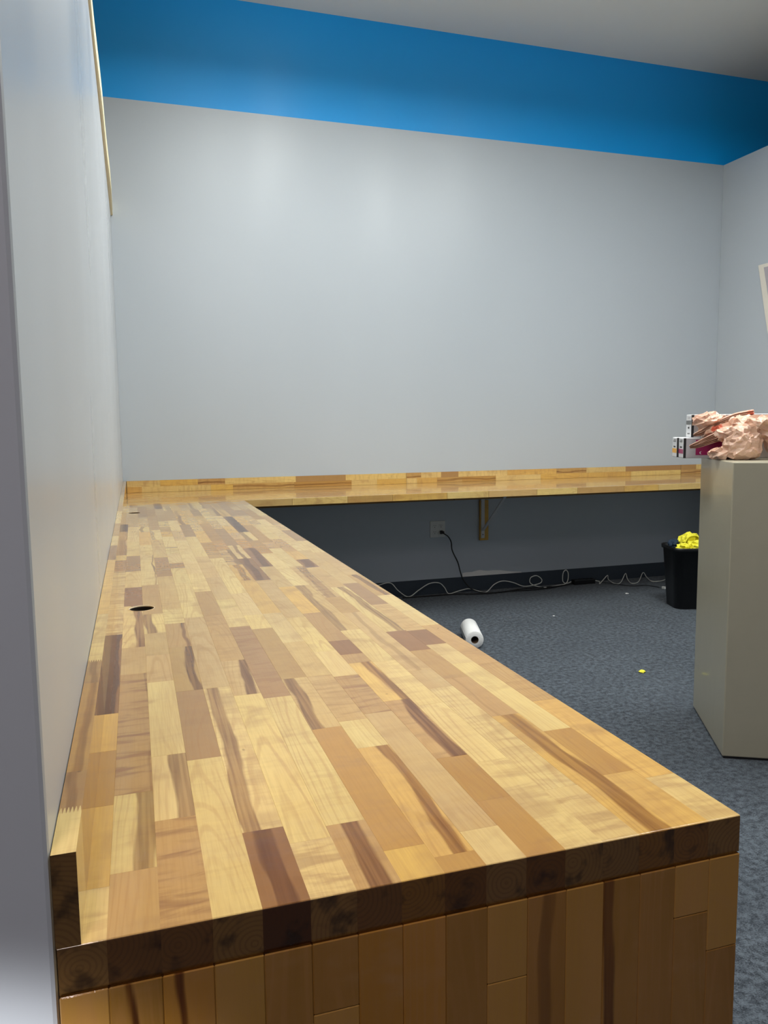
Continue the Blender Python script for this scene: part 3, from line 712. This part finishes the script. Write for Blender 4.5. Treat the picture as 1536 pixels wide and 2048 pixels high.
carton('toner carton with the magenta side panel, in the lower layer', -0.103, 0.326, ZT+0.0005, 0.36, 0.096, 0.078, M_MAG, 'magenta')
carton('toner carton with a yellow band on its end, behind the magenta one', -0.110, 0.4235, ZT+0.0005, 0.36, 0.096, 0.078, M_YEL, 'yellow')
carton('toner carton with a grey band lying on top of the other two', -0.068, 0.372, ZT+0.0795, 0.62, 0.100, 0.088, M_INKGREY, 'black')

# ---------------------------------------------------------------- plastic bag
def bag():
    bm = bmesh.new()
    def blob(c, s, rz=0, ry=0):
        m_ = Matrix.Translation(c) @ Matrix.Rotation(rz, 4, 'Z') @ Matrix.Rotation(ry, 4, 'Y') @ Matrix.Diagonal((*s, 1))
        bmesh.ops.create_icosphere(bm, subdivisions=3, radius=1, matrix=m_)
    # cabinet frame: x along the front, y back, z above the top
    blob((0.080, 0.205, 0.058), (0.066, 0.064, 0.058))        # wrapped round item
    blob((0.080, 0.205, 0.030), (0.069, 0.066, 0.034))
    blob((0.075, 0.230, 0.105), (0.080, 0.070, 0.026), 0, -0.15)  # film gathered above it
    blob((0.150, 0.240, 0.135), (0.110, 0.070, 0.022), 0, 0.05)
    blob((-0.012, 0.328, 0.140), (0.062, 0.038, 0.034))       # lump over the cartons
    blob((0.010, 0.320, 0.105), (0.060, 0.030, 0.040))
    blob((0.060, 0.285, 0.125), (0.055, 0.030, 0.022), 0, -0.42)
    blob((0.050, 0.268, 0.090), (0.050, 0.028, 0.024), 0, -0.36)
    blob((0.005, 0.225, 0.022), (0.035, 0.050, 0.024))
    blob((0.235, 0.215, 0.055), (0.080, 0.070, 0.060))
    blob((0.215, 0.240, 0.110), (0.095, 0.070, 0.045))
    me = bpy.data.meshes.new('bag_base'); bm.to_mesh(me); bm.free()
    o = obj('bag_base', me)
    md = o.modifiers.new('r', 'REMESH'); md.mode = 'VOXEL'; md.voxel_size = 0.0048
    s2 = o.modifiers.new('s', 'SMOOTH'); s2.iterations = 3
    bpy.context.view_layer.update()
    me2 = bpy.data.meshes.new_from_object(o.evaluated_get(bpy.context.evaluated_depsgraph_get()))
    bpy.data.objects.remove(o)
    b2 = bmesh.new(); b2.from_mesh(me2); b2.normal_update()
    disp = []
    for v in b2.verts:
        p = v.co; left = max(0.0, min(1.0, (0.11-p.x)/0.06))
        q1 = Vector((p.x*8+p.z*6, p.y*26, p.z*52-p.x*22))            # folds fanning from the left tip
        w = Vector((noise.noise(p*22), noise.noise(p*22+Vector((9, 1, 4))), noise.noise(p*22+Vector((2, 8, 5)))))*0.02
        q2 = (p+w)*21
        rg = lambda n, e: max(0.0, 1-2.4*abs(n))**e
        r1 = rg(noise.noise(q1), 2); r2 = rg(noise.noise(q2+Vector((3, 7, 1))), 3); r3 = rg(noise.noise((p+w)*44), 3)
        low = max(0.0, min(1.0, (0.075-p.z)/0.02)) if p.x > 0.02 else 0.0
        disp.append(0.010*left*r1+0.013*(1-0.5*left)*(1-0.6*low)*r2+0.006*(1-0.5*low)*r3-0.006)
    for v, d in zip(b2.verts, disp):
        v.co += v.normal*d
        if v.co.z < 0.0008: v.co.z = 0.0008
    # stay clear of the cartons standing behind and below
    for v in b2.verts:
        p = v.co
        if p.y > 0.322 and p.z < 0.0815: p.y = 0.322
        if p.y > 0.368 and p.z < 0.170: p.y = 0.368
        if 0.318 < p.y and p.z < 0.083 and p.z >= 0.0815: p.z = 0.083
    me3 = bpy.data.meshes.new('bag_folds'); b2.to_mesh(me3); b2.free()
    o = obj('bag_folds', me3)
    dm = o.modifiers.new('d', 'DECIMATE'); dm.ratio = min(1.0, 3600/max(1, len(me3.polygons)*2))
    bpy.context.view_layer.update()
    me4 = bpy.data.meshes.new_from_object(o.evaluated_get(bpy.context.evaluated_depsgraph_get()))
    bpy.data.objects.remove(o)
    for p_ in me4.polygons: p_.use_smooth = True
    me4.set_sharp_from_angle(angle=math.radians(16))
    return me4
pb = obj('plastic_bag', bag(), M_BAG, None, cabp(0, 0, CH), (0, 0, CA))
def pleat(path, w0, w1):
    pts = catmull(path, 7); n = len(pts); rows = []; bm = bmesh.new(); K = 12
    for i, p in enumerate(pts):
        t_ = i/(n-1); tg = (pts[min(i+1, n-1)]-pts[max(i-1, 0)]).normalized(); up = Vector((-tg.z, 0, tg.x))
        wd_ = w0+(w1-w0)*t_**0.8
        rows.append([bm.verts.new(p+up*wd_*(k/K-0.5+0.05*noise.noise(Vector((k*0.9, t_*5, w1*90))))+Vector((0, (-1)**k*(0.0028+0.004*t_)+0.006*noise.noise(Vector((k*0.5, t_*4, w0*300))), 0))) for k in range(K+1)])
    for i in range(n-1):
        for k in range(K): bm.faces.new((rows[i][k], rows[i][k+1], rows[i+1][k+1], rows[i+1][k])).smooth = False
    r_ = bmesh.ops.solidify(bm, geom=bm.faces[:], thickness=0.0007)
    return bm
obj('bag_handle', pleat([Vector(q) for q in ((-0.086, 0.296, 0.044), (-0.055, 0.292, 0.054), (-0.01, 0.286, 0.074), (0.05, 0.272, 0.100), (0.09, 0.262, 0.120))], 0.012, 0.055), M_BAG, pb)
obj('bag_handle', pleat([Vector(q) for q in ((-0.072, 0.303, 0.088), (-0.04, 0.300, 0.100), (0.01, 0.294, 0.126), (0.07, 0.280, 0.150), (0.13, 0.262, 0.158))], 0.010, 0.050), M_BAG, pb)
tag(pb, 'crumpled tan plastic shopping bag heaped on the cabinet against the cartons', 'bag')

# ---------------------------------------------------------------- board leaning on the right wall
bd = thing('wall_board', 'cream edged paper board hung tilted on the right wall', 'board', (W, 3.80, 1.9))
poly = [(-0.33, 0.413), (0.285, 0.412), (0.19, 0.0), (0.08, -0.42), (-0.52, -0.38)]
def yz_prism(poly, x0, x1):
    bm = bmesh.new(); a = [bm.verts.new((x0, y, z)) for y, z in poly]; b = [bm.verts.new((x1, y, z)) for y, z in poly]
    n = len(poly); bm.faces.new(a); bm.faces.new(b[::-1])
    for i in range(n): bm.faces.new((a[i], b[i], b[(i+1) % n], a[(i+1) % n]))
    bmesh.ops.recalc_face_normals(bm, faces=bm.faces[:]); return bm
obj('backing', yz_prism(poly, -0.010, -0.0005), M_POST, bd)
obj('sheet', yz_prism([(y-0.055 if y > 0 else y+0.05, z*0.94) for y, z in poly], -0.0115, -0.0101), M_POST2, bd)

# ---------------------------------------------------------------- ceiling lights
for k, (xy, pw) in enumerate(PANELS+[REAR_FILL]):
    labs = ['ceiling light panel over the left countertop', 'ceiling light panel over the open carpet beside the cabinet', 'ceiling light panel over the near end of the countertop', 'ceiling light panel behind the left partition end, added as fill for the end faces']
    th = thing('ceiling_light', labs[k], 'light', (xy[0], xy[1], ZF), 0, 'ceiling light panels')
    bm = bmesh.new()
    for lo, hi in (((-0.3, -0.6, -0.02), (-0.285, 0.6, 0)), ((0.285, -0.6, -0.02), (0.3, 0.6, 0)), ((-0.285, -0.6, -0.02), (0.285, -0.585, 0)), ((-0.285, 0.585, -0.02), (0.285, 0.6, 0))): add_box(bm, lo, hi)
    obj('frame', bm, M_WMET, th)
    obj('back_pan', box((-0.284, -0.584, -0.0035), (0.284, 0.584, 0.006), 0.002), M_WMET, th)
    for hx, hy in ((-0.25, -0.5), (0.25, -0.5), (-0.25, 0.5), (0.25, 0.5)):
        bm = bmesh.new(); add_tube(bm, [Vector((hx, hy, 0.006)), Vector((hx, hy, ZC-ZF))], 0.0015, 6); obj('hanger', bm, M_WMET, th)
    obj('diffuser', box((-0.2845, -0.5845, -0.014), (0.2845, 0.5845, -0.004)), M_LENS, th)
